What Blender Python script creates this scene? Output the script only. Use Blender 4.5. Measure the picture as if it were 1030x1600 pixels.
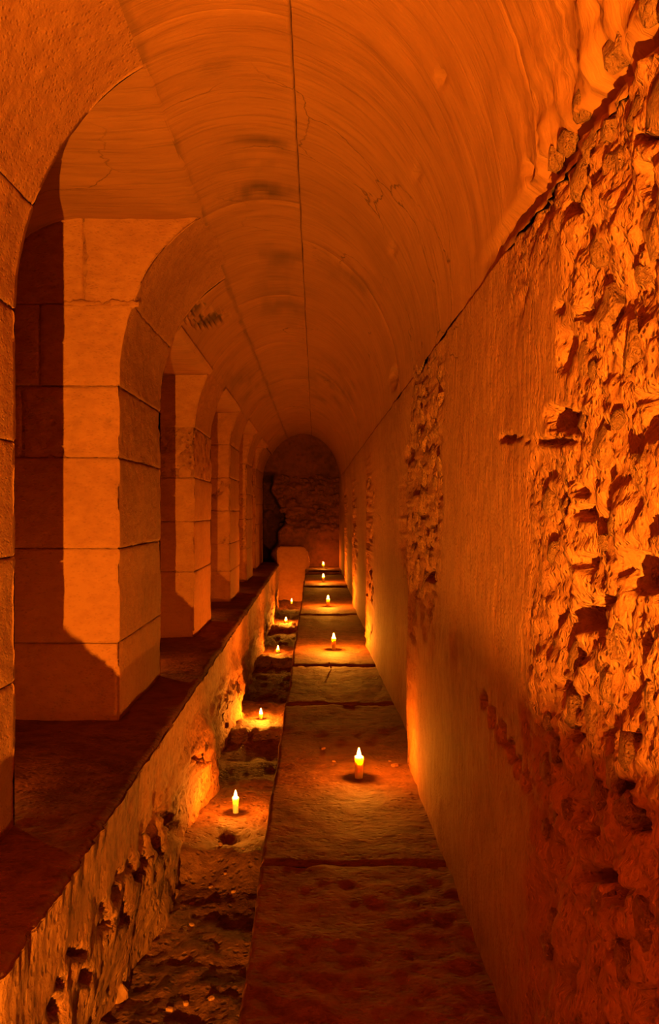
import bpy, bmesh, math, random
from mathutils import Vector, Matrix, noise
random.seed(7)
for o in list(bpy.data.objects): bpy.data.objects.remove(o)
SC = bpy.context.scene
COL = SC.collection
S = 1.2                    # all lengths below are in units of the eye height above the walkway (1.2 m)
F, VX, VY = 1500.0, 493.0, 798.0     # focal length and vanishing point of the 1030 x 1600 frame

# ------------------------------------------------------------------ camera, world, exposure
cd = bpy.data.cameras.new('camera'); cam = bpy.data.objects.new('camera', cd); COL.objects.link(cam)
cam.location = (0, 0, S); cam.rotation_euler = (math.pi/2, 0, 0)
cd.sensor_fit = 'VERTICAL'; cd.sensor_height = 36; cd.sensor_width = 36*1030/1600
cd.lens = 36*F/1600; cd.shift_x = (515-VX)/1600; cd.shift_y = -(800-VY)/1600
cd.clip_start = 0.02; cd.clip_end = 100
SC.camera = cam
w = bpy.data.worlds.new('dark'); SC.world = w; w.use_nodes = True
w.node_tree.nodes['Background'].inputs[0].default_value = (0.02, 0.004, 0.003, 1)
w.node_tree.nodes['Background'].inputs[1].default_value = 0.3
vs = SC.view_settings
vs.view_transform = 'Standard'; vs.look = 'None'; vs.gamma = 1; vs.use_curve_mapping = False
vs.exposure = 0.0
LAMP = 640000.0              # emission of the strong lamp flame in the channel under the camera
WALK_POWER = (5500.0, 20000.0, 16000.0, 12000.0, 4200.0)     # candle flames, walkway row from near to far
CHAN_POWER = (6500.0, 12000.0, 4500.0, 13000.0, 4000.0)      # channel row
BAY = (2600.0, 5000.0, 3000.0, 2500.0, 2000.0)                # candles standing in the side bays
LIGHT_COL = (1.0, 0.41, 0.03)      # the deep orange of the lamps
CANDLE_COL = (1.0, 0.30, 0.015)
BAY_COL = (1.0, 0.28, 0.02)
LAMP_POS = (-0.235, -0.90, -1.12)      # X, depth, height

# ------------------------------------------------------------------ helpers
def W(x, z, y): return (x*S, z*S, (y+1)*S)      # X, depth Z, height Y (0 = eye level) -> metres
def fr(a, b, c, sc, oc=4, H=1.0): return noise.fractal(Vector((a*sc, b*sc, c*sc)), H, 2.0, oc)
def ss(a, b, x):
    t = (x-a)/(b-a); t = 0 if t < 0 else 1 if t > 1 else t
    return t*t*(3-2*t)
def lerp(a, b, t): return a+(b-a)*t
def knots(ks, x):
    if x <= ks[0][0]: return ks[0][1]
    for (a, va), (b, vb) in zip(ks, ks[1:]):
        if x <= b: return lerp(va, vb, (x-a)/(b-a) if b > a else 1)
    return ks[-1][1]
def px(X, Z, Y): return (VX+F*X/Z, VY-F*Y/Z) if Z > 0.3 else (9999, 9999)
def lin(a, b, n): return [a+(b-a)*i/n for i in range(n+1)]
def steps(a, b, d): return lin(a, b, max(1, int(math.ceil((b-a)/d))))
def depth_steps(z0, z1, X, dpx, zmax=0.25, zmin=0.006):
    """depth values about dpx pixels apart for a surface at lateral distance X"""
    out = [z0]; z = z0
    while z < z1:
        d = dpx*max(z, 1.0)**2/(F*abs(X)); d = min(max(d, zmin), zmax); z += d
        if z < z1-d*0.3: out.append(z)
    out.append(z1); return out

def link(name, me, mat, parent=None, smooth=True):
    if mat: me.materials.append(mat)
    if smooth: me.polygons.foreach_set('use_smooth', [True]*len(me.polygons))
    o = bpy.data.objects.new(name, me); COL.objects.link(o)
    if parent: o.parent = parent
    return o
def grid(name, us, vs_, fn, mat, parent=None, flip=False, close=None, stain=None, smooth=True):
    """fn(u,v) -> (X,Z,Y) in eye-height units ; stain(X,Z,Y) -> 0..1"""
    vv = []; st = []
    for u in us:
        for v in vs_:
            p = fn(u, v); vv.append(W(*p))
            if stain: st.append(stain(*p))
    n = len(vs_); ff = []
    for i in range(len(us)-1):
        for j in range(n-1):
            q = (i*n+j, i*n+j+1, (i+1)*n+j+1, (i+1)*n+j)
            ff.append(q[::-1] if flip else q)
    me = bpy.data.meshes.new(name); me.from_pydata(vv, [], ff)
    if stain:
        a = me.attributes.new('stain', 'FLOAT', 'POINT'); a.data.foreach_set('value', st)
    me.update()
    return link(name, me, mat, parent, smooth)
def empty(name, loc=(0, 0, 0)):
    o = bpy.data.objects.new(name, None); COL.objects.link(o); o.location = loc; o.empty_display_size = .1
    return o
def structure(o): o['kind'] = 'structure'; return o
def tag(o, label, cat, group=None):
    o['label'] = label; o['category'] = cat
    if group: o['group'] = group
    return o

# ------------------------------------------------------------------ materials
def stone_mat(name, base, dark, scale=6.0, bump=0.35, stretch=(1, 1, 1), rough=0.85, crack=0.0, pit=0.0, pitscale=30, streak=0.0, cavity=0.5):
    m = bpy.data.materials.new(name); m.use_nodes = True; nt = m.node_tree; N = nt.nodes; L = nt.links
    b = N['Principled BSDF']; b.inputs['Roughness'].default_value = rough
    b.inputs['Specular IOR Level'].default_value = 0.2
    tc = N.new('ShaderNodeTexCoord'); mp = N.new('ShaderNodeMapping'); mp.inputs['Scale'].default_value = stretch
    L.new(tc.outputs['Object'], mp.inputs['Vector'])
    n1 = N.new('ShaderNodeTexNoise'); n1.inputs['Scale'].default_value = scale; n1.inputs['Detail'].default_value = 9; n1.inputs['Roughness'].default_value = .62
    L.new(mp.outputs[0], n1.inputs['Vector'])
    n2 = N.new('ShaderNodeTexNoise'); n2.inputs['Scale'].default_value = 1.3; n2.inputs['Detail'].default_value = 5
    L.new(tc.outputs['Object'], n2.inputs['Vector'])
    mx = N.new('ShaderNodeMix'); mx.data_type = 'RGBA'
    mx.inputs['A'].default_value = (*dark, 1); mx.inputs['B'].default_value = (*base, 1)
    ad = N.new('ShaderNodeMath'); ad.operation = 'ADD'; L.new(n1.outputs['Fac'], ad.inputs[0]); L.new(n2.outputs['Fac'], ad.inputs[1])
    mr = N.new('ShaderNodeMapRange'); mr.inputs['From Min'].default_value = .72; mr.inputs['From Max'].default_value = 1.15
    L.new(ad.outputs[0], mr.inputs['Value']); L.new(mr.outputs[0], mx.inputs['Factor'])
    col = mx.outputs['Result']
    height = n1.outputs['Fac']
    def mul(sock, k):
        x = N.new('ShaderNodeMath'); x.operation = 'MULTIPLY'; L.new(sock, x.inputs[0]); x.inputs[1].default_value = k; return x.outputs[0]
    def addn(a, c):
        x = N.new('ShaderNodeMath'); x.operation = 'ADD'; L.new(a, x.inputs[0]); L.new(c, x.inputs[1]); return x.outputs[0]
    def darken(col, fac_sock, c):
        y = N.new('ShaderNodeMix'); y.data_type = 'RGBA'; L.new(fac_sock, y.inputs['Factor']); L.new(col, y.inputs['A']); y.inputs['B'].default_value = (*c, 1); return y.outputs['Result']
    soot = tuple(c*.22 for c in dark)
    if crack > 0:
        wn = N.new('ShaderNodeTexNoise'); wn.inputs['Scale'].default_value = 2.2; wn.inputs['Detail'].default_value = 6
        L.new(tc.outputs['Object'], wn.inputs['Vector'])
        wm = N.new('ShaderNodeMix'); wm.data_type = 'RGBA'; wm.blend_type = 'ADD'; wm.inputs['Factor'].default_value = .55
        L.new(tc.outputs['Object'], wm.inputs['A']); L.new(wn.outputs['Color'], wm.inputs['B'])
        vo = N.new('ShaderNodeTexVoronoi'); vo.feature = 'DISTANCE_TO_EDGE'; vo.inputs['Scale'].default_value = 1.15
        L.new(wm.outputs['Result'], vo.inputs['Vector'])
        cr = N.new('ShaderNodeMapRange'); cr.inputs['From Min'].default_value = 0; cr.inputs['From Max'].default_value = .006
        cr.inputs['To Min'].default_value = 1; cr.inputs['To Max'].default_value = 0; L.new(vo.outputs['Distance'], cr.inputs['Value'])
        gate = N.new('ShaderNodeMapRange'); gate.inputs['From Min'].default_value = .47; gate.inputs['From Max'].default_value = .6; L.new(n2.outputs['Fac'], gate.inputs['Value'])
        g = N.new('ShaderNodeMath'); g.operation = 'MULTIPLY'; L.new(cr.outputs[0], g.inputs[0]); L.new(gate.outputs[0], g.inputs[1])
        f = mul(g.outputs[0], crack); col = darken(col, f, soot); height = addn(height, mul(f, -.6))
    if pit > 0:
        v2 = N.new('ShaderNodeTexVoronoi'); v2.inputs['Scale'].default_value = pitscale
        L.new(mp.outputs[0], v2.inputs['Vector'])
        pr = N.new('ShaderNodeMapRange'); pr.inputs['From Min'].default_value = .12; pr.inputs['From Max'].default_value = .36
        pr.inputs['To Min'].default_value = 1; pr.inputs['To Max'].default_value = 0; L.new(v2.outputs['Distance'], pr.inputs['Value'])
        f = mul(pr.outputs[0], pit); height = addn(height, mul(f, -.8)); col = darken(col, mul(f, .45), soot)
    if streak > 0:
        mp2 = N.new('ShaderNodeMapping'); mp2.inputs['Scale'].default_value = (1.2, 16, 1.2) if stretch[1] >= stretch[2] else (6, 6, 1)
        L.new(tc.outputs['Object'], mp2.inputs['Vector'])
        sn = N.new('ShaderNodeTexNoise'); sn.inputs['Scale'].default_value = 2.2; sn.inputs['Detail'].default_value = 5; sn.inputs['Roughness'].default_value = .65
        L.new(mp2.outputs[0], sn.inputs['Vector'])
        sr = N.new('ShaderNodeMapRange'); sr.inputs['From Min'].default_value = .5; sr.inputs['From Max'].default_value = .72
        L.new(sn.outputs['Fac'], sr.inputs['Value'])
        f = mul(sr.outputs[0], streak); col = darken(col, f, tuple(c*.55 for c in dark)); height = addn(height, mul(sr.outputs[0], -.35))
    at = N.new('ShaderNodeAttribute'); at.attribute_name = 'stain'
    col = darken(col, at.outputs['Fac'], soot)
    L.new(col, b.inputs['Base Color'])
    bp = N.new('ShaderNodeBump'); bp.inputs['Strength'].default_value = bump; bp.inputs['Distance'].default_value = .03
    L.new(height, bp.inputs['Height']); L.new(bp.outputs[0], b.inputs['Normal'])
    return m
BASE = (0.310, 0.105, 0.025); DARK = (0.200, 0.056, 0.012)
M_vault = stone_mat('vault_plaster', BASE, (0.250, 0.081, 0.018), scale=5, bump=.24, stretch=(1, 2.5, 1), crack=.85, streak=.5)
M_wall = stone_mat('wall_plaster', (0.300, 0.101, 0.025), (0.200, 0.056, 0.013), scale=16, bump=.65, stretch=(1.3, 1.3, .9), crack=.5, pit=.35, pitscale=65, streak=.08)
M_block = stone_mat('tooled_limestone', BASE, (0.230, 0.070, 0.017), scale=14, bump=.45, stretch=(1, 1, 1.7), pit=.25, pitscale=45)
M_rubble = stone_mat('rubble_stone', (0.310, 0.108, 0.026), (0.150, 0.038, 0.009), scale=22, bump=.9, pit=.5, pitscale=26)
M_floor = stone_mat('worn_floor', (0.200, 0.064, 0.016), (0.080, 0.019, 0.004), scale=12, bump=.6, stretch=(1, 1.2, 1), pit=.3, pitscale=30)
M_earth = stone_mat('channel_earth', (0.190, 0.060, 0.014), (0.070, 0.018, 0.004), scale=18, bump=.8, pit=.5, pitscale=28)
M_stone = stone_mat('rubble_block', (.31, .108, .026), (.17, .05, .01), scale=3.2, bump=.9, pit=.3, pitscale=3.5)
M_dimstone = stone_mat('rubble_block_painted_dim', (.135, .033, .01), (.06, .012, .004), scale=3, bump=.9, pit=.3, pitscale=3.5)  # end-wall stones: same stone with the far-end dimness put into its colour
M_dim = stone_mat('rubble_painted_dim', (0.110, 0.024, 0.008), (0.050, 0.010, 0.004), scale=10, bump=.8, pit=.4, pitscale=9)  # rubble darkened for the end wall, painting in its distance from the lamp
M_pebble = stone_mat('pebble_stone', (0.360, 0.133, 0.035), (0.220, 0.070, 0.018), scale=20, bump=.4)

def emis(name, col, s):
    m = bpy.data.materials.new(name); m.use_nodes = True; N = m.node_tree.nodes
    N.remove(N['Principled BSDF']); e = N.new('ShaderNodeEmission'); e.inputs[0].default_value = (*col, 1); e.inputs[1].default_value = s
    m.node_tree.links.new(e.outputs[0], N['Material Output'].inputs[0]); return m
M_lampflame = emis('lamp_flame', LIGHT_COL, LAMP)
M_wax = bpy.data.materials.new('candle_wax'); M_wax.use_nodes = True
_b = M_wax.node_tree.nodes['Principled BSDF']
_n = M_wax.node_tree.nodes.new('ShaderNodeTexNoise'); _n.inputs['Scale'].default_value = 60
_r = M_wax.node_tree.nodes.new('ShaderNodeValToRGB'); _r.color_ramp.elements[0].color = (.9, .72, .42, 1); _r.color_ramp.elements[1].color = (1, .88, .62, 1)
M_wax.node_tree.links.new(_n.outputs['Fac'], _r.inputs[0]); M_wax.node_tree.links.new(_r.outputs[0], _b.inputs['Base Color'])
_b.inputs['Subsurface Weight'].default_value = 1; _b.inputs['Subsurface Radius'].default_value = (1, .6, .25); _b.inputs['Subsurface Scale'].default_value = .035
_b.inputs['Roughness'].default_value = .5
M_wick = bpy.data.materials.new('burnt_wick'); M_wick.use_nodes = True
M_wick.node_tree.nodes['Principled BSDF'].inputs['Base Color'].default_value = (.03, .015, .01, 1)
M_iron = bpy.data.materials.new('dark_iron'); M_iron.use_nodes = True
_b = M_iron.node_tree.nodes['Principled BSDF']; _b.inputs['Base Color'].default_value = (.12, .07, .05, 1); _b.inputs['Metallic'].default_value = .6; _b.inputs['Roughness'].default_value = .6

# ------------------------------------------------------------------ the gallery's cross-section
CX, CY, RA, RB = -0.2, 0.52, 0.58, 0.714
def arc_left(Y, side=-.777):
    """lateral position of the left flank of the vault / pier at height Y"""
    if Y <= CY: return side
    t = min(1, (Y-CY)/RB); x = CX-RA*math.sqrt(max(0, 1-t*t))
    return x + (side+.78)*(1-t)
Z0, Z1 = -3.2, 15.5
RK = [(-9, .38), (1.0, .378), (3.0, .37), (3.78, .36), (3.83, .425), (7.1, .372), (7.16, .425), (10.1, .388), (10.17, .43), (13.1, .398), (13.18, .43), (15.5, .38)]
def right_x(Z, Y):
    x = knots(RK, Z); return lerp(x, .38, ss(.05, .5, Y))

# broken rubble zones of the right wall and the holes in it (centre px, radius px, depth)
HOLES = [(878, 655, 26, 20, .07), (1008, 645, 26, 48, .08), (992, 892, 34, 34, .08), (918, 968, 30, 26, .05), (895, 1150, 20, 16, .05),
         (903, 765, 9, 14, .04), (908, 880, 10, 16, .04), (890, 322, 16, 12, .045), (905, 800, 12, 14, .035), (845, 262, 9, 14, .04), (820, 265, 7, 12, .03),
         (1005, 215, 16, 8, .05), (880, 545, 12, 34, .03), (875, 480, 7, 9, .03), (935, 940, 20, 9, .04), (910, 490, 8, 8, .03), (1012, 280, 14, 26, .05),
         (640, 709, 8, 12, .05), (668, 830, 8, 7, .04), (672, 900, 10, 10, .05), (660, 800, 6, 9, .03), (650, 760, 5, 12, .03), (616, 590, 4, 16, .04), (631, 810, 5, 70, .02),
         (757, 1098, 5, 16, .02), (770, 1122, 5, 18, .025), (783, 1145, 6, 20, .03), (796, 1172, 6, 22, .03), (809, 1198, 6, 20, .03), (822, 1222, 6, 16, .03), (895, 1265, 10, 14, .04), (935, 1368, 44, 14, .06), (960, 1395, 22, 20, .06),
         (985, 1285, 18, 16, .04), (870, 1340, 14, 22, .04), (905, 1300, 18, 12, .04), (955, 1480, 10, 14, .04), (900, 1450, 9, 20, .03), (880, 1530, 12, 24, .04), (1000, 1560, 20, 22, .05),
         (985, 1150, 14, 12, .04), (965, 1228, 18, 8, .03), (875, 1070, 14, 10, .03), (940, 1145, 10, 8, .03), (1000, 1010, 16, 14, .04), (860, 690, 40, 5, .02), (795, 684, 16, 6, .02),
         (775, 395, 4, 7, .02), (742, 395, 3, 5, .02), (690, 120, 4, 9, .02), (652, 268, 4, 6, .02), (615, 390, 4, 6, .02)]
def hole(X, Z, Y):
    u, v = px(X, Z, Y)
    if u < 560 or u > 1120 or v < -200 or v > 1900: return 0
    d = 0
    for hx, hy, rx, ry, dp in HOLES:
        a = (u-hx)/rx; b = (v-hy)/ry
        if abs(a) > 2 or abs(b) > 2: continue
        r = math.sqrt(a*a+b*b) + .55*noise.noise(Vector((Z*14, Y*14, hx)))+.4*noise.noise(Vector((Z*38, Y*38, hx)))
        d = max(d, dp*(1-ss(.6, 1.15, r)))
    return d
def rubble_mask(Z, Y):
    n = .35*noise.noise(Vector((Z*3, Y*3, 1.7)))
    a = 1-ss(1.45, 1.75, Z+n)
    b = ss(2.8, 2.95, Z+.3*n)*(1-ss(3.72, 3.78, Z))*ss(-.42, -.3, Y+n)*(1-ss(.55, .75, Y+n))
    b2 = ss(3.4, 3.55, Z)*(1-ss(3.74, 3.78, Z))*.6
    c = 0
    for e in (7.1, 10.1, 13.1):
        c = max(c, ss(e-.9, e-.5, Z+n)*(1-ss(e-.03, e, Z))*(1-ss(.2, .45, Y)))
    return max(a, b, b2, c)
def rub(Z, Y):
    """broken masonry relief: ridged lumps with pockets"""
    w_ = noise.noise(Vector((Z*5, Y*5, 9)))*.12
    d, p = noise.voronoi(Vector(((Z+w_)*8.5, (Y+w_)*5.5, .3)))
    e = d[1]-d[0]
    h = .012*min(1, e*2.2) + .013*fr(Z, Y, 4, 9, 5, .8) + .008*fr(Z, Y, 8, 30, 4, .5)
    if noise.noise(p[0]*3.1) > .28: h -= .035*(1-ss(.15, .5, d[0]))
    return h
def wall_disp(Z, Y):
    m = rubble_mask(Z, Y)
    d = .006*fr(Z, Y, 2, 4, 4)
    if m > 0.01: d += m*(rub(Z, Y)-.012)
    return d
def right_pt(Z, Y):
    X = right_x(Z, Y)
    if Y > .521: return .425
    return X - wall_disp(Z, Y) + hole(X, Z, Y)

# ------------------------------------------------------------------ right wall
wr = structure(empty('wall_right'))
def zs_with(z0, z1, X, dpx, ks):
    z = depth_steps(z0, z1, X, dpx)
    for k in ks:
        if z0 < k < z1: z.append(k)
    return sorted(set(round(a, 4) for a in z))
zz = [Z0, -2.4, -1.6, -.9, -.3, .2, .5, .7, .85] + zs_with(.92, Z1, .38, 2.8, [k for k, _ in RK])
ys = steps(-1.06, -.6, .012)+steps(-.588, .52, .0058)+[.523, .60]
grid('plaster_face', zz, ys, lambda z, y: (right_pt(z, y), z, y), M_wall, wr, flip=True)
# individual stones proud of the broken masonry
def stone_mesh(k, ang=.35):
    bm = bmesh.new(); bmesh.ops.create_icosphere(bm, subdivisions=2, radius=1)
    for v in bm.verts:
        c = v.co.copy()
        n = noise.noise(c*1.2+Vector((k*7.3, 0, 0)))*ang + noise.noise(c*3+Vector((k*3.3, 5, 0)))*.13
        q = Vector([math.copysign(abs(a)**.62, a) for a in c])
        v.co = q*(.86+n)
    me = bpy.data.meshes.new('stone_shape'); bm.to_mesh(me); bm.free()
    me.materials.append(M_stone); me.polygons.foreach_set('use_smooth', [k % 2 == 0]*len(me.polygons)); return me
STONES = [stone_mesh(k) for k in range(8)]
def put_stone(parent, loc, scale, rot, k=None, name='stone'):
    o = bpy.data.objects.new(name, STONES[random.randrange(8) if k is None else k]); COL.objects.link(o)
    o.parent = parent; o.location = W(*loc); o.scale = [a*S for a in scale]; o.rotation_euler = rot; return o
def scatter_right(z0, z1, y0, y1, n, r0, r1, proud=.35):
    pts = []
    tries = 0
    while len(pts) < n and tries < n*30:
        tries += 1
        z = random.uniform(z0, z1); y = random.uniform(y0, y1); r = random.uniform(r0, r1)
        if rubble_mask(z, y) < .5: continue
        if any((z-a)**2+(y-b)**2 < ((r+c)*.82)**2 for a, b, c in pts): continue
        if hole(right_x(z, y), z, y) > .004: continue
        if any(hole(right_x(z, y+dy), z+dz, y+dy) > .01 for dz in (-r, r) for dy in (-r, r)): continue
        pts.append((z, y, r))
        put_stone(wr, (right_x(z, y)+r*.40, z, y), (r*.5, r*random.uniform(.7, 1.0), r*random.uniform(.6, 1.05)),
                  (random.uniform(-.6, .6), random.uniform(-.12, .12), random.uniform(-.12, .12)))
scatter_right(.98, 1.6, -.9, .62, 80, .018, .05)
scatter_right(2.9, 3.72, -.4, .6, 40, .03, .075)
scatter_right(6.2, 7.05, -.9, .3, 22, .05, .1)
scatter_right(9.2, 10.05, -.9, .3, 14, .06, .12)

# ------------------------------------------------------------------ vault
def vault_pt(t, z):        # t = angle from the right springing (0) to the crown (pi/2) and on to the left
    x = CX+RA*math.cos(t); y = CY+RB*math.sin(t)
    d = .005*fr(x*1.5, z*1.2, y*1.5, 2.5, 4)
    d += .0022*noise.noise(Vector((z*16+2*noise.noise(Vector((t*2, z, 0))), t*1.2, 3)))
    if t < .75 and z < 2.2:
        yy = y
        m = (1-ss(1.35, 1.75, z+.3*noise.noise(Vector((z*3, yy*3, 1.7)))))*(1-ss(.18, .5, t))
        if m > 0: d += m*(rub(z, yy)-.012)
    d -= hole(x, z, y) + .02*gouge(*px(x, z, y))
    # springing crevice near the camera
    if z < 2.4: d -= .03*(1-ss(.008, .035, abs(t-.05-.02*noise.noise(Vector((z*4, 0, 0))))))*(1-ss(1.6, 2.3, z))
    return (x-d*math.cos(t), z, y-d*math.sin(t))
T1 = math.acos((-.062-CX)/RA); T2 = math.pi-math.asin((1.168-CY)/RB)
def blob(u, v, cx, cy, rx, ry, a=0.0):
    ca, sa = math.cos(a), math.sin(a); x = u-cx; y = v-cy
    p = (x*ca+y*sa)/rx; q = (-x*sa+y*ca)/ry
    return math.exp(-(p*p+q*q)*1.6)
GOUGES = [(283, 500, 312, 470), (290, 503, 326, 473), (297, 508, 334, 480), (303, 512, 345, 484), (312, 512, 352, 488), (322, 510, 366, 490), (300, 488, 322, 472), (316, 502, 340, 490)]
def gouge(u, v):
    if not (270 < u < 380 and 455 < v < 525): return 0
    g = 0
    for x0, y0, x1, y1 in GOUGES:
        dx, dy = x1-x0, y1-y0; t = max(0, min(1, ((u-x0)*dx+(v-y0)*dy)/(dx*dx+dy*dy)))
        d = math.hypot(u-x0-dx*t, v-y0-dy*t); w_ = 2.8*math.sin(math.pi*min(1, max(0, t*.9+.05)))+.3
        g = max(g, 1-ss(w_*.5, w_*1.2, d))
    return g
def vault_stain(X, Z, Y):
    u, v = px(X, Z, Y)
    if u > 1100 or v < -60 or v > 900: return 0
    s = 0
    jl = .62*(1-ss(.003, .011, abs(Y-1.164+.006*noise.noise(Vector((Z*4, 0, 2))))))*(.55+.6*noise.noise(Vector((Z*6, 3, 2)))) if X < -.3 else 0
    n = fr(X*2.0, Z*9, Y*2, 2.2, 5, .7)
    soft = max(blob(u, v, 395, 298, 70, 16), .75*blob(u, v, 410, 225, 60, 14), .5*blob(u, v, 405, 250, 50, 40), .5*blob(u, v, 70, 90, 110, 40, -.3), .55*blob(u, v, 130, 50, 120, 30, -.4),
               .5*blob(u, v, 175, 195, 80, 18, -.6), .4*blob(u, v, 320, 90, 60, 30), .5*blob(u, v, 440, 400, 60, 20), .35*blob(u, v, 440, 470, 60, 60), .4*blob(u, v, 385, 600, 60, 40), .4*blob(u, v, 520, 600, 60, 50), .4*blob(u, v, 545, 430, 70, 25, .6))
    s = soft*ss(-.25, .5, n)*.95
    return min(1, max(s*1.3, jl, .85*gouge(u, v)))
def panel(name, t0, t1, z0, z1, parent, gap=.0022, step=.022, dpx=5):
    nt_ = max(3, int((t1-t0)/step)); ts = lin(t0, t1, nt_)
    ts = [ts[0], ts[0]+.004] + ts[1:-1] + [q for q in (ts[-1]-.030, ts[-1]-.024, ts[-1]-.018, ts[-1]-.012, ts[-1]-.008) if q > ts[-2]+.002] + [ts[-1]-.004, ts[-1]]
    zs = depth_steps(z0, z1, .5, dpx, .22, .005); zs = [zs[0], zs[0]+.004]+zs[1:-1]+[zs[-1]-.004, zs[-1]]
    def fn(t, z):
        a = t; b = z
        g = 0
        if z in (zs[0], zs[-1]): g = 1
        if (t == ts[0] and t0 > .01) or (t == ts[-1] and abs(t1-T1) < .001): g = 2
        # wavering joint lines
        wob = .006*noise.noise(Vector((z*3, t0*9, 0)))+.004*noise.noise(Vector((z*11, t0*9, 0)))
        if t < t0+.01 and t0 > .01: a += gap+ (wob)
        if t > t1-.01 and abs(t1-T1) < .001: a += -gap + .006*noise.noise(Vector((z*3, t1*9, 0)))+.004*noise.noise(Vector((z*11, t1*9, 0)))
        p = Vector(vault_pt(a, b))
        if g == 2: p = p + Vector((math.cos(a), 0, math.sin(a)))*.012
        elif g: p = p + Vector((math.cos(a), 0, math.sin(a)))*.0015
        return tuple(p)
    return grid(name, ts, zs, fn, M_vault, parent, flip=False, stain=vault_stain)
ceil = structure(empty('ceiling'))
ZC = [Z0, 1.62, 4.3, 8.1, 11.6, Z1]
for i in range(len(ZC)-1):
    panel('vault_panel', 0.0, T1, ZC[i], ZC[i+1], ceil)
ZB = [Z0, .2, 2.36, 3.82, 5.5, 7.0, 9.0, 11.3, 13.2, Z1]
for i in range(len(ZB)-1):
    panel('vault_panel', T1, T2+.012, ZB[i], ZB[i+1], ceil)
THAUNCH = math.pi-math.asin((.9-CY)/RB)
ZH = [4.82, 6.28, 7.9, 9.7, 11.6, 13.6, Z1]
for i in range(len(ZH)-1):
    panel('haunch_panel', T2, THAUNCH, ZH[i], ZH[i+1], ceil, step=.006 if i == 0 else .022, dpx=1.6 if i == 0 else 5)
# solid backing above the joints so that they stay dark
grid('vault_backing', lin(-.05, T2+.02, 14), [Z0, 2, 6, 11, Z1], lambda t, z: (CX+(RA+.05)*math.cos(t), z, CY+(RB+.05)*math.sin(t)), M_rubble, ceil)
grid('vault_backing', lin(T2-.05, THAUNCH+.06, 4), [4.85, 8, 11, Z1], lambda t, z: (CX+(RA+.06)*math.cos(t), z, CY+(RB+.06)*math.sin(t)), M_rubble, ceil)

# ------------------------------------------------------------------ piers built of courses of blocks
PIERS = [(-1.2, -.1, 1.166, -.777), (1.25, 2.52, 1.166, -.790), (3.8, 4.81, 1.166, -.777), (6.28, 7.25, .905, -.79), (8.72, 9.75, .905, -.775), (11.2, 12.2, .905, -.80), (13.7, 15.5, .905, -.85)]
XL = -1.62
def block(name, parent, zf, zb, y0, y1, side, x0=None, x1=None, rough=1.0, mat=None, ero=0.0, pz=0.0):
    """one ashlar block: front face, right-hand face, back face; arrises rounded, joints recessed"""
    g = .0022; seed = random.random()*50
    s = F/zf if zf > 1 else 300
    dy = min(.06, max(.010, 4.5/s)); dx = dy
    yy = [y0+g, y0+g+.004] + steps(y0+.012, y1-.012, dy) + [y1-g-.004, y1-g]
    xa = XL if x0 is None else x0
    full = x1 is None
    path = []                    # (kind, parameter)
    for a in steps(0, 1, dx/max(.1, abs(xa-(side if full else x1)))): path.append(('f', a))
    if full:
        for a in steps(0, 1, max(dx, .02)/(zb-zf)): path.append(('s', a))
        for a in steps(0, 1, .25): path.append(('b', a))
    else:
        path.append(('e', 1))
    def fn(u, y):
        k, a = path[u]
        xr = arc_left(y, side) if full else x1
        # inset near the borders
        e = 0
        for q, wd in ((y-y0, .012), (y1-y if y1 not in (1.18, .915) else 1, .012)): e = max(e, 1-min(1, q/wd))
        wr_ = .010*noise.noise(Vector((y*9+seed, a*5, zf)))
        ins = .0065*e*e*(1+.8*noise.noise(Vector((a*7, y0*20, seed))))
        if k == 'f':
            x = lerp(xa+(g if x0 is not None else 0), xr-(g if not full else 0), a); z = zf
            ed = (xr-x)
            round_ = .012*max(0, 1-ed/.012)**2
            if x0 is not None: round_ += .012*max(0, 1-(x-xa)/.012)**2
            d = rough*(.006*fr(x, y, seed, 5, 4)+.0035*fr(x, y*2, seed, 22, 3)) - ins - round_ + pz
            if ero: d -= ero*max(0, .25+fr(x, y, seed, 9, 4, .6))
            lip = 0
            return (x-.3*round_, z-d, y)
        if k == 's':
            z = lerp(zf, zb, a); d = rough*(.006*fr(z, y, seed, 4, 4)+.003*fr(z*2, y, seed, 20, 3))*ss(0, .06, a)-ins
            ch = noise.noise(Vector((y*7, seed, zf)))
            if a < .08: d -= max(0, ch)*.03*(1-a/.08)
            if ero: d -= ero*max(0, fr(z, y, seed, 9, 4, .6))*.6
            return (xr+d, z, y)
        if k == 'b': return (lerp(xr, xa, a), zb, y)
        return (x1-g, zf+.12, y)
    o = grid(name, list(range(len(path))), yy, fn, mat or M_block, parent, flip=False)
    return o
def pier(i, courses, splits={}, eros={}):
    zf, zb, top, side = PIERS[i]
    p = structure(empty('stone_pier', W(side-.4, (zf+zb)/2, -.83)))
    kids = []
    for j in range(len(courses)-1):
        y1, y0 = courses[j], courses[j+1]
        xs = splits.get(j, [])
        edges = [None]+xs+[None]
        for k in range(len(edges)-1):
            a, b = edges[k], edges[k+1]
            kids.append(block('stone_block', p, zf, zb, y0, y1, side, a, b, ero=eros.get(j, 0), pz=random.uniform(-.003, .004)))
    # joint bed behind the blocks
    kids.append(grid('mortar_core', [0, 1, 2, 3], steps(-.86, top-.02, .06), lambda u, y: [(XL, zf+.009, y), (arc_left(y, side)-.009, zf+.009, y), (arc_left(y, side)-.009, zb-.01, y), (XL, zb-.01, y)][u], M_rubble, p, smooth=False))
    for k in kids: k.matrix_parent_inverse = Matrix.Translation(-Vector(p.location))
    return p
P2 = [1.18, .818, .494, .21, -.15, -.524, -.84]
pier(0, [1.18, .7, .3, -.1, -.45, -.84])
pier(1, [1.18, .80, .53, .18, -.12, -.45, -.84])
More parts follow.
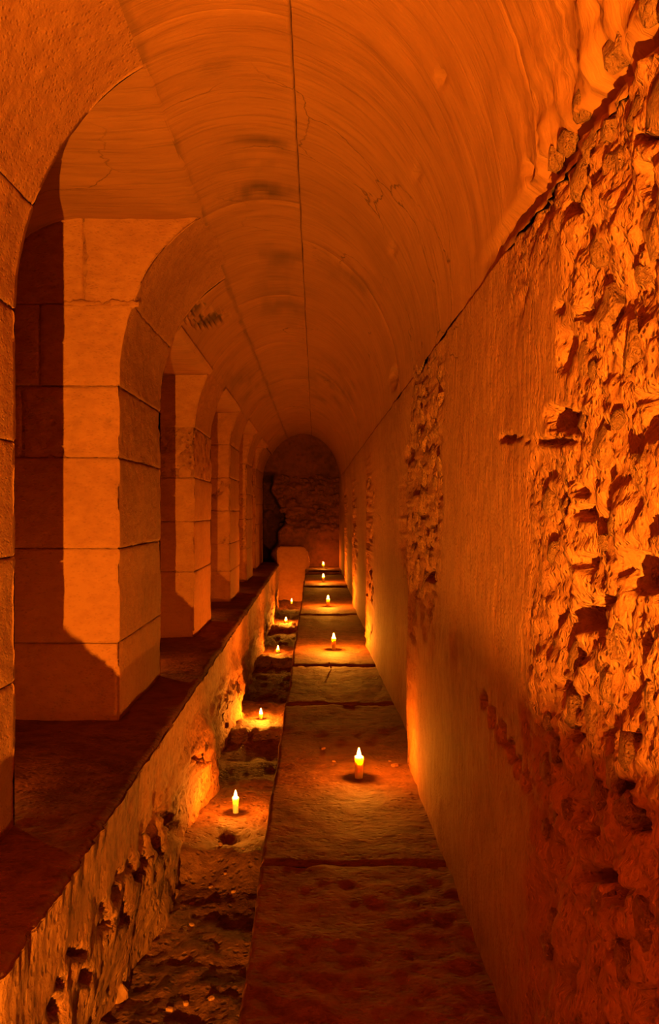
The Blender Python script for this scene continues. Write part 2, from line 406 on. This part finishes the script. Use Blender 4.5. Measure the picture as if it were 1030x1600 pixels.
pier(2, P2, {0: [-.915], 1: [-1.09], 2: [-1.16]}, {2: .01})
pier(3, [.915, .544, .215, -.07, -.40, -.84], {}, {1: .05})
pier(4, [.915, .6, .3, .0, -.3, -.55, -.84], {}, {2: .02, 3: .02})
pier(5, [.915, .55, .2, -.1, -.45, -.84], {}, {2: .03, 3: .03, 1: .03})
pier(6, [.915, .6, .35, .1, -.2, -.45, -.84], {}, {1: .03, 2: .03, 3: .03, 4: .03})

# raised mortar lip along the top joint of the lit pier
def lip(u, v):
    x = lerp(-1.0, -.70, u); r = .012+.009*noise.noise(Vector((x*22, 0, 3)))+.006*noise.noise(Vector((x*60, 0, 3)))
    a = v*2*math.pi
    return (x, 3.8+.004+r*.55*math.cos(a), .818+.004*noise.noise(Vector((x*9, 1, 1)))+r*1.25*math.sin(a))
lipo = grid('mortar_lip', lin(0, 1, 60), lin(0, 1, 10), lip, M_block, None)
_p2 = [o for o in bpy.data.objects if o.name.startswith('stone_pier')][2]
lipo.parent = _p2; lipo.matrix_parent_inverse = Matrix.Translation(-Vector(_p2.location))

# ------------------------------------------------------------------ side bays: ceilings and the left wall
def bay_profile(top):
    x0 = arc_left(top) if top > 1 else arc_left(top)
    pts = [(x0+.02, top+.02), (x0, top-.002)]
    for a in lin(0, 1, 14)[1:]: pts.append((lerp(x0, -.944, a), top-.012*min(1, a*6)))
    for a in lin(0, math.pi/2, 12)[1:]: pts.append((-.944-.36*math.sin(a), top-.012-.42*(1-math.cos(a))))
    return pts
def bay(z0, z1, top):
    pr = bay_profile(top)
    def fn(u, z):
        x, y = pr[u]; d = .008*fr(x, z, y, 4, 4); return (x, z, y+d if u > 0 else y)
    return grid('bay_ceiling', list(range(len(pr))), steps(z0, z1, .04), fn, M_vault, ceil, stain=lambda X, Z, Y: 0)
bay(-.12, 1.27, 1.166); bay(2.5, 3.83, 1.166); bay(Z0, -1.15, 1.166)
for a, b in ((4.79, 6.3), (7.2, 8.74), (9.7, 11.22), (12.15, 13.72)): bay(a, b, .9)
wl = structure(empty('wall_left'))
grid('bay_back', steps(Z0, Z1, .12), steps(-.86, 1.17, .08), lambda z, y: (-1.304-.004-.02*fr(z, y, 3, 3, 4)-(0), z, y), M_wall, wl)

# ------------------------------------------------------------------ left bench: top, broken edge and the channel face below it
def bench_edge(z): return -.56+.010*fr(z, 0, 7, 3, 4)+((.016*noise.noise(Vector((z*14, 3, 3)))+.01*noise.noise(Vector((z*37, 3, 3)))) if z < 2.6 else .006*noise.noise(Vector((z*14, 3, 3))))
bench = structure(empty('trim_1'))
zb_ = [Z0, -2, -1, 0, .6, 1.0] + depth_steps(1.2, Z1, .8, 4, .12, .012)
grid('bench_top', zb_, [0, .004, .012]+lin(.03, 1, 34)[0:], lambda z, a: (lerp(bench_edge(z), -1.34, a), z, -.83+.010*fr(z, a, 5, 4, 5)*ss(0, .05, a)-.012*(1-ss(0, .02, a))), M_floor, bench)
FH = [(305, 1185, 9, 8, .05), (275, 1300, 11, 16, .05), (240, 1295, 10, 12, .04), (243, 1315, 9, 14, .04), (222, 1320, 8, 14, .04), (205, 1355, 8, 12, .04), (190, 1370, 8, 12, .04),
      (182, 1400, 8, 20, .05), (163, 1418, 8, 10, .04), (215, 1370, 8, 10, .04), (228, 1345, 8, 8, .04), (120, 1490, 16, 10, .04), (96, 1535, 8, 8, .04), (135, 1525, 12, 14, .04), (170, 1440, 8, 10, .04), (196, 1430, 9, 18, .05),
      (160, 1450, 8, 8, .03), (262, 1285, 8, 14, .04), (252, 1270, 6, 8, .04), (250, 1330, 10, 10, .04), (90, 1575, 14, 16, .04), (378, 1090, 5, 7, .03)]
def face_pt(z, a):
    y = lerp(-.838, -1.56, a)
    x = lerp(bench_edge(z), -.56+.010*fr(z, 0, 7, 3, 4), ss(0, .12, a))
    m = ss(.12, .32, a+.1*noise.noise(Vector((z*2, 4, 1))))      # the smooth upper band, rough below
    near = 1-ss(2.6, 3.8, z)
    x += -.06*near*ss(.45, 1, a)
    x += .03*ss(.2, .6, a)*noise.noise(Vector((z*1.3, a, 2)))
    d = .006*fr(z, y, 3, 6, 4)
    if m > 0: d += m*((1-.55*near)*.028*fr(z, y, 8, 7, 5, .8)+.012*rub(z, y)*20*.05)
    # shallow buttress just before each channel candle
    for c in (4.9, 6.75, 9.7, 12.25): d += .045*ss(c-.9, c-.15, z)*(1-ss(c-.02, c+.03, z))*ss(.15, .35, a)
    u, v = px(x, z, y)
    for hx, hy, rx, ry, dp in FH:
        p = (u-hx)/rx; q = (v-hy)/ry
        if abs(p) < 2 and abs(q) < 2:
            r = math.sqrt(p*p+q*q)+.4*noise.noise(Vector((z*20, y*20, hx))); d -= dp*(1-ss(.5, 1.1, r))
    return (x+d, z, y)
face_z = [Z0, -2, -1, -.3, .2, .6] + depth_steps(.8, Z1, .56, 3, .06, .008)
grid('channel_face', face_z, lin(0, 1, 90), face_pt, M_rubble, bench, flip=True)
def scatter_face(n, z0, z1, r0, r1):
    pts = []
    for _ in range(n*25):
        if len(pts) >= n: break
        z = random.uniform(z0, z1); a = random.uniform(.42, .95); r = random.uniform(r0, r1); y = lerp(-.838, -1.56, a)
        if any((z-p)**2+(y-q)**2 < ((r+c)*.85)**2 for p, q, c in pts): continue
        X, _z, Y = face_pt(z, a); pts.append((z, y, r))
        put_stone(bench, (X-.2*r, z, Y), (r*.45, r*random.uniform(.7, 1), r*random.uniform(.6, .9)), (random.uniform(-.6, .6), 0, random.uniform(-.3, .3)))
scatter_face(34, 2.3, 4.6, .025, .06)
scatter_face(16, 5.0, 6.7, .03, .06)

# ------------------------------------------------------------------ channel floor
def chan_y(x, z):
    y = -1.40
    y -= .10*(1-ss(3.75, 3.98, z+.12*noise.noise(Vector((x*6, z*3, 5)))))
    y -= .07*ss(5.0, 5.15, z)*(1-ss(5.95, 6.15, z+.1*noise.noise(Vector((x*6, z*3, 5)))))
    y -= .07*ss(7.0, 7.2, z)*(1-ss(9.0, 9.15, z)) + .07*ss(10, 10.2, z)*(1-ss(11.5, 11.7, z)) + .07*ss(12.4, 12.6, z)*(1-ss(14.7, 14.9, z))
    rough = 1 if z < 4.1 or z > 5 else .6
    y += rough*(.022*fr(x, z, 2, 5, 5, .8)+.008*fr(x, z, 9, 22, 3))
    for cx, cz, d in ((-.37, 4.12, .045), ): y -= d*math.exp(-((x-cx)/.07)**2-((z-cz)/.07)**2)*(1+.6*noise.noise(Vector((x*30, z*30, 0))))
    for cx, cz in ((-.37, 4.45), (-.367, 6.46), (-.37, 9.46), (-.368, 12), (-.36, 15)):       # level spots where the candles stand
        q = math.exp(-(((x-cx)/.09)**2+((z-cz)/.12)**2)**2); y = lerp(y, -1.40, q)
    return y
fl = structure(grid('floor', [Z0, -2, -1, 0, 1, 1.8] + depth_steps(2.2, Z1, 1.4, 5, .08, .012), steps(-.72, -.10, .012), lambda z, x: (x, z, chan_y(x, z)), M_earth, None))

# ------------------------------------------------------------------ walkway of slabs
walk = structure(empty('walkway'))
JOINTS = [Z0, -1.4, .55, 2.72, 4.95, 6.2, 9.15, 12.35, 14.65, Z1]
TOPS = [-1, -1, -1.0, -1.0, -1.0, -.995, -.985, -.962, -.905]
def slab(z0, z1, top, k):
    zs = [z0+.004, z0+.008]+depth_steps(z0+.016, z1-.016, 1.0, 5, .08, .012)+[z1-.008, z1-.004]
    xs = ['d', 'c', 'b']+lin(0, 1, 62)
    def fn(z, a):
        e = -.152+.008*fr(z, 1, 1, 2.5, 4)+.003*noise.noise(Vector((z*20, 0, 0)))
        if a == 'd': return (e+.02, z, -1.6)
        if a == 'c': return (e-.002, z, top-.06)
        if a == 'b': return (e-.002, z, top-.012)
        x = lerp(e+.006, .46, a)
        g = 1 if z in (zs[0], zs[-1]) else .35 if z in (zs[1], zs[-2]) else 0
        y = top+.006*fr(x, z, k, 3, 4)+.0035*fr(x, z, k, 14, 4)
        rough = max(ss(.22, .33, x)*(1-ss(2.6, 3.3, z)), ss(4.5, 4.9, z)*(1-ss(6.2, 6.4, z))*.8, (1-ss(2.4, 3.2, z))*.7)
        y += rough*(.007*fr(x, z, 30, 9, 4, .7)-.002)
        for cx, cz in CAND: 
            q = math.exp(-(((x-cx)/.07)**2+((z-cz)/.10)**2)**2); y = lerp(y, top, q)
        return (x, z, y-.013*g)
    o = grid('paving_slab', zs, xs, fn, M_floor, walk)
    return o
CAND = [(.163, 3.59), (.131, 6.88), (.130, 9.87), (.107, 12.9), (.125, 15.05)]
for k in range(len(TOPS)): slab(JOINTS[k], JOINTS[k+1], TOPS[k], k)
for k in range(1, len(TOPS)):       # risers
    if TOPS[k] > TOPS[k-1]+.004:
        z = JOINTS[k]+.004
        grid('slab_riser', steps(-.15, .46, .03), steps(-1.08, TOPS[k]-.03, .01), lambda x, y: (x, z-.004*fr(x, y, 0, 12, 3), y), M_floor, walk)

# ------------------------------------------------------------------ end wall and the wall behind the camera
wb = structure(empty('wall_back'))
def end_pt(x, y):
    u, v = px(x, Z1, y)
    d = .02*fr(x, y, 5, 5, 4)
    m = ss(-.42, -.3, y)*(1-ss(.4, .6, y))
    v_, p = noise.voronoi(Vector((x*5+.6*noise.noise(Vector((x*3, y*3, 0))), y*9, .5)))
    d += m*(.10*min(.6, v_[1]-v_[0])+.05*fr(x, y, 1, 6, 4))
    edge = 437-10*math.sin(v*.06)-8*noise.noise(Vector((v*.05, 0, 0)))
    void = (1-ss(edge-8, edge, u))*ss(735, 755, v)
    return (x, Z1-.06-d+void*.9-.05*m, y)
grid('rubble_face', steps(-1.3, .6, .02), steps(-1.6, 1.3, .02), end_pt, M_dim, wb, flip=True)
pts = []; DIMSTONES = {}
for _ in range(2500):
    if len(pts) > 75: break
    x = random.uniform(-.55, .34); y = random.uniform(-.35, .55); r = random.uniform(.04, .10)
    if any((x-a)**2+((y-b)*1.6)**2 < ((r+c)*.86)**2 for a, b, c in pts): continue
    pts.append((x, y, r)); q = end_pt(x, y)
    o = put_stone(wb, (x, q[1]+.3*r, y), (r, r*.55, r*.6), (0, random.uniform(-.3, .3), 0))
    k = STONES.index(o.data) if o.data in STONES else 0
    if k not in DIMSTONES:
        DIMSTONES[k] = STONES[k].copy(); DIMSTONES[k].materials[0] = M_dimstone
    o.data = DIMSTONES[k]
structure(grid('wall_front', steps(-1.4, .6, .2), steps(-1.6, 1.4, .2), lambda x, y: (x, Z0+.03, y), M_wall, None))

# ------------------------------------------------------------------ standing slab that closes the channel, and loose stones
def standing():
    outline = [(-.58, -1.5), (-.60, -.60), (-.57, -.555), (-.20, -.56), (-.13, -.62), (-.09, -.78), (-.10, -.93), (-.17, -1.1), (-.19, -1.5)]
    bm = bmesh.new(); s = 1.0
    a = [bm.verts.new(W(x, 14.9, y)) for x, y in outline]; b = [bm.verts.new(W(x, 15.1, y)) for x, y in outline]
    bm.faces.new(a[::-1]); bm.faces.new(b)
    for i in range(len(a)): bm.faces.new((a[i], a[(i+1) % len(a)], b[(i+1) % len(a)], b[i]))
    bmesh.ops.recalc_face_normals(bm, faces=bm.faces)
    bmesh.ops.bevel(bm, geom=list(bm.edges), offset=.025, segments=2, affect='EDGES')
    me = bpy.data.meshes.new('standing_slab'); bm.to_mesh(me); bm.free()
    o = link('standing_slab', me, M_block, None, False)
    tag(o, 'upright stone slab with a rounded shoulder closing the far end of the channel', 'stone slab')
standing()
def loose(name, label, x, z, y, r, k, flat=.7, mat=M_pebble, group=None, cat='stone', rot=0.4):
    me = STONES[k].copy(); me.materials.clear(); me.materials.append(mat)
    mn = min(v.co.z for v in me.vertices)
    o = bpy.data.objects.new(name, me); COL.objects.link(o)
    o.scale = (r*S, r*S*.85, r*flat*S); o.rotation_euler = (0, 0, rot)
    l = Vector(W(x, z, y)); l.z -= mn*r*flat*S+.003; l.z -= 0; o.location = l
    return tag(o, label, cat, group)
def walk_xz(u, v, top=-1.0): z = F*(-top)/(v-VY); return (u-VX)*z/F, z
def chan_xz(u, v, y=-1.4): z = F*(-y)/(v-VY); return (u-VX)*z/F, z
x, z = chan_xz(182, 1552, -1.48); loose('rock', 'pale angular rock lying in the dark near end of the channel against its left wall', x, z, chan_y(x, z)-.002, .036, 1, .95, cat='rock', rot=.9)
x, z = chan_xz(205, 1512, -1.5); loose('rock', 'small reddish rock behind the pale angular rock in the channel', x, z, chan_y(x, z), .014, 3, .8, cat='rock')
x, z = chan_xz(170, 1513, -1.5); loose('rock', 'small rock wedged between the channel wall and the pale angular rock', x, z, chan_y(x, z), .016, 4, .8, cat='rock')
for u, v, r, k, lb in ((505, 1170, .012, 2, 'pale pebble lying alone on the walkway behind and left of the nearest walkway candle'),
                       (521, 1190, .009, 3, 'small pebble close to the left of the nearest walkway candle'),
                       (617, 1198, .016, 5, 'pebble with a dark shadow on the walkway right of the nearest candle, by the wall'),
                       (609, 1190, .008, 6, 'tiny pebble beside the larger one right of the nearest walkway candle'),
                       (527, 1470, .008, 2, 'tiny reddish pebble on the dark foreground of the walkway'),
                       (588, 1030, .012, 4, 'pebble at the foot of the right wall near the second walkway candle')):
    x, z = walk_xz(u, v); loose('pebble', lb, x, z, -1.002, r, k, .6, cat='pebble')
x, z = walk_xz(516, 1044)
bm = bmesh.new(); bmesh.ops.create_cone(bm, cap_ends=True, segments=8, radius1=.006, radius2=.004, depth=.05)
me = bpy.data.meshes.new('spent_match'); bm.to_mesh(me); bm.free(); o = link('wood_splinter', me, M_pebble); o.location = Vector(W(x, z, -.99)); o.location.z += .012; o.rotation_euler = (0, -.35, 0)
tag(o, 'tiny upright pale splinter on the walkway just in front of the second candle', 'splinter')
x, z = chan_xz(381, 1121)
loose('rock', 'dark flat stone on the channel floor left of the second channel candle', x-.05, z, -1.405, .05, 6, .45, M_rubble, cat='rock')
CHIPS = ['lone stone chip on the channel floor beside the rough left face', 'middle stone chip of those in front of the nearest channel candle',
         'stone chip on the channel floor left of the pair under the nearest channel candle', 'stone chip on the channel floor below the nearest channel candle, beside the walkway edge',
         'lone stone chip on the dark channel floor nearer than the chips by the candle', 'stone chip at the bottom of the photo, middle of three on the channel floor',
         'stone chip at the bottom of the photo, leftmost of three on the channel floor', 'stone chip at the bottom of the photo, rightmost of three on the channel floor',
         'stone chip at the lip of the nearest channel candle\'s lit patch', 'stone chip against the walkway edge in front of the nearest channel candle']
for k, (u, v, r) in enumerate(((300, 1405, .012), (330, 1385, .011), (352, 1378, .010), (365, 1392, .012), (300, 1440, .012), (290, 1560, .012), (265, 1570, .013), (330, 1560, .011), (345, 1350, .012), (380, 1360, .010))):
    x, z = chan_xz(u, v, -1.49); loose('chip', CHIPS[k], x, z, chan_y(x, z)-.002, r, k % 8, .6, group='stone chips on the channel floor', cat='stone chip', rot=k)

# ------------------------------------------------------------------ candles
def lathe(name, prof, mat, seg=20, parent=None, wob=0, seed=0):
    vv = []; ff = []; n = len(prof)
    for i in range(seg):
        a = 2*math.pi*i/seg
        for r, zz_ in prof:
            rr = r*(1+wob*noise.noise(Vector((math.cos(a)*1.3+seed, math.sin(a)*1.3, zz_*30)))); vv.append((rr*math.cos(a), rr*math.sin(a), zz_))
    for i in range(seg):
        for j in range(n-1):
            a, b = i*n+j, ((i+1) % seg)*n+j; ff.append((a, b, b+1, a+1))
    me = bpy.data.meshes.new(name); me.from_pydata(vv, [], ff); bm = bmesh.new(); bm.from_mesh(me)
    bmesh.ops.remove_doubles(bm, verts=bm.verts, dist=1e-6); bmesh.ops.recalc_face_normals(bm, faces=bm.faces); bm.to_mesh(me); bm.free()
    return link(name, me, mat, parent)
def candle(x, z, y, label, group, H=.095, R=.0185, fmat=None, seed=0):
    t = empty('candle', W(x, z, y)); tag(t, label, 'candle', group)
    lathe('wax_body', [(0, 0), (R*.92, 0), (R*.95, .004), (R, H*.5), (R*1.02, H-.006), (R*.98, H-.001), (R*.90, H), (R*.80, H-.006), (R*.5, H-.010), (0, H-.011)], M_wax, 24, t, .06, seed)
    wk = lathe('wick', [(0, H-.012), (.0012, H-.012), (.0010, H+.003), (0, H+.004)], M_wick, 6, t)
    f0 = H-.007
    lathe('flame', [(0, f0), (.0050, f0+.004), (.0072, f0+.011), (.0070, f0+.018), (.0048, f0+.029), (.0020, f0+.039), (0, f0+.045)], fmat, 12, t)
    return t
WL = ['nearest candle on the walkway, tall and thick, casting a dark oval shadow round its foot', 'second candle from the camera on the walkway, with a broad yellow pool of light',
      'middle candle of the walkway row, third from the camera', 'fourth candle on the walkway, just in front of the farthest one', 'farthest candle of the walkway row, in front of the end wall']
ctop = {0: -1.0, 1: -.995, 2: -.985, 3: -.962, 4: -.905}
for i, (x, z) in enumerate(CAND): candle(x, z, ctop[i]-.001, WL[i], 'candles along the walkway', H=[.100, .105, .10, .10, .085][i], seed=i*3, fmat=emis('candle_flame', CANDLE_COL, WALK_POWER[i]))
CL = ['nearest candle in the channel, slim, on a bright patch of floor before the dark rubble', 'second candle in the channel, short, beside a dark flat stone',
      'small short candle in the channel, third from the camera and dimmest of the channel row', 'fourth candle in the channel, glowing on a ragged ledge below the bench', 'farthest candle in the channel, in front of the upright slab']
CH = [(-.37, 4.45), (-.367, 6.46), (-.37, 9.46), (-.368, 12.0), (-.36, 14.5)]
for i, (x, z) in enumerate(CH): candle(x, z, -1.402, CL[i], 'candles along the channel', H=[.09, .05, .05, .05, .05][i], R=[.0165, .015, .017, .019, .018][i], seed=20+i*3, fmat=emis('candle_flame', CANDLE_COL, CHAN_POWER[i]))
BL = ['candle on the bench hidden behind the nearest pier at the left edge', 'candle on the bench hidden behind the second pier, the one with the cast shadow', 'candle on the bench hidden behind the third pier', 'candle on the bench hidden behind the fourth pier', 'candle on the bench hidden behind the fifth pier']
for i, (x, z) in enumerate(((-1.10, 2.82), (-1.10, 5.13), (-1.10, 7.6), (-1.10, 10.05), (-1.1, 12.5))):
    candle(x, z, -.835, BL[i], 'candles hidden in the side bays', H=.045, fmat=emis('bay_candle_flame', BAY_COL, BAY[i]), seed=40+i)

# ------------------------------------------------------------------ the strong lamp standing in the channel below the camera (outside the frame)
lx, lz, ly = LAMP_POS
lt = empty('oil_lamp', W(lx, lz, -1.49)); tag(lt, 'lamp with a large flame over an added light-blocking iron bowl, standing in the channel below the camera', 'lamp')
hb = (ly+1.49)*S
lathe('bowl', [(0, hb-.05), (.06, hb-.045), (.10, hb-.026), (.105, hb-.022), (.098, hb-.024), (.055, hb-.035), (0, hb-.038)], M_iron, 28, lt)  # unseen bowl, added wide and opaque to keep the flame off the channel floor
lathe('stem', [(0, 0), (.07, 0), (.07, .01), (.015, .03), (.012, hb-.06), (.03, hb-.045), (0, hb-.045)], M_iron, 16, lt)
lathe('flame', [(0, hb-.012), (.007, hb-.007), (.010, hb), (.007, hb+.008), (.003, hb+.014), (0, hb+.018)], M_lampflame, 14, lt)
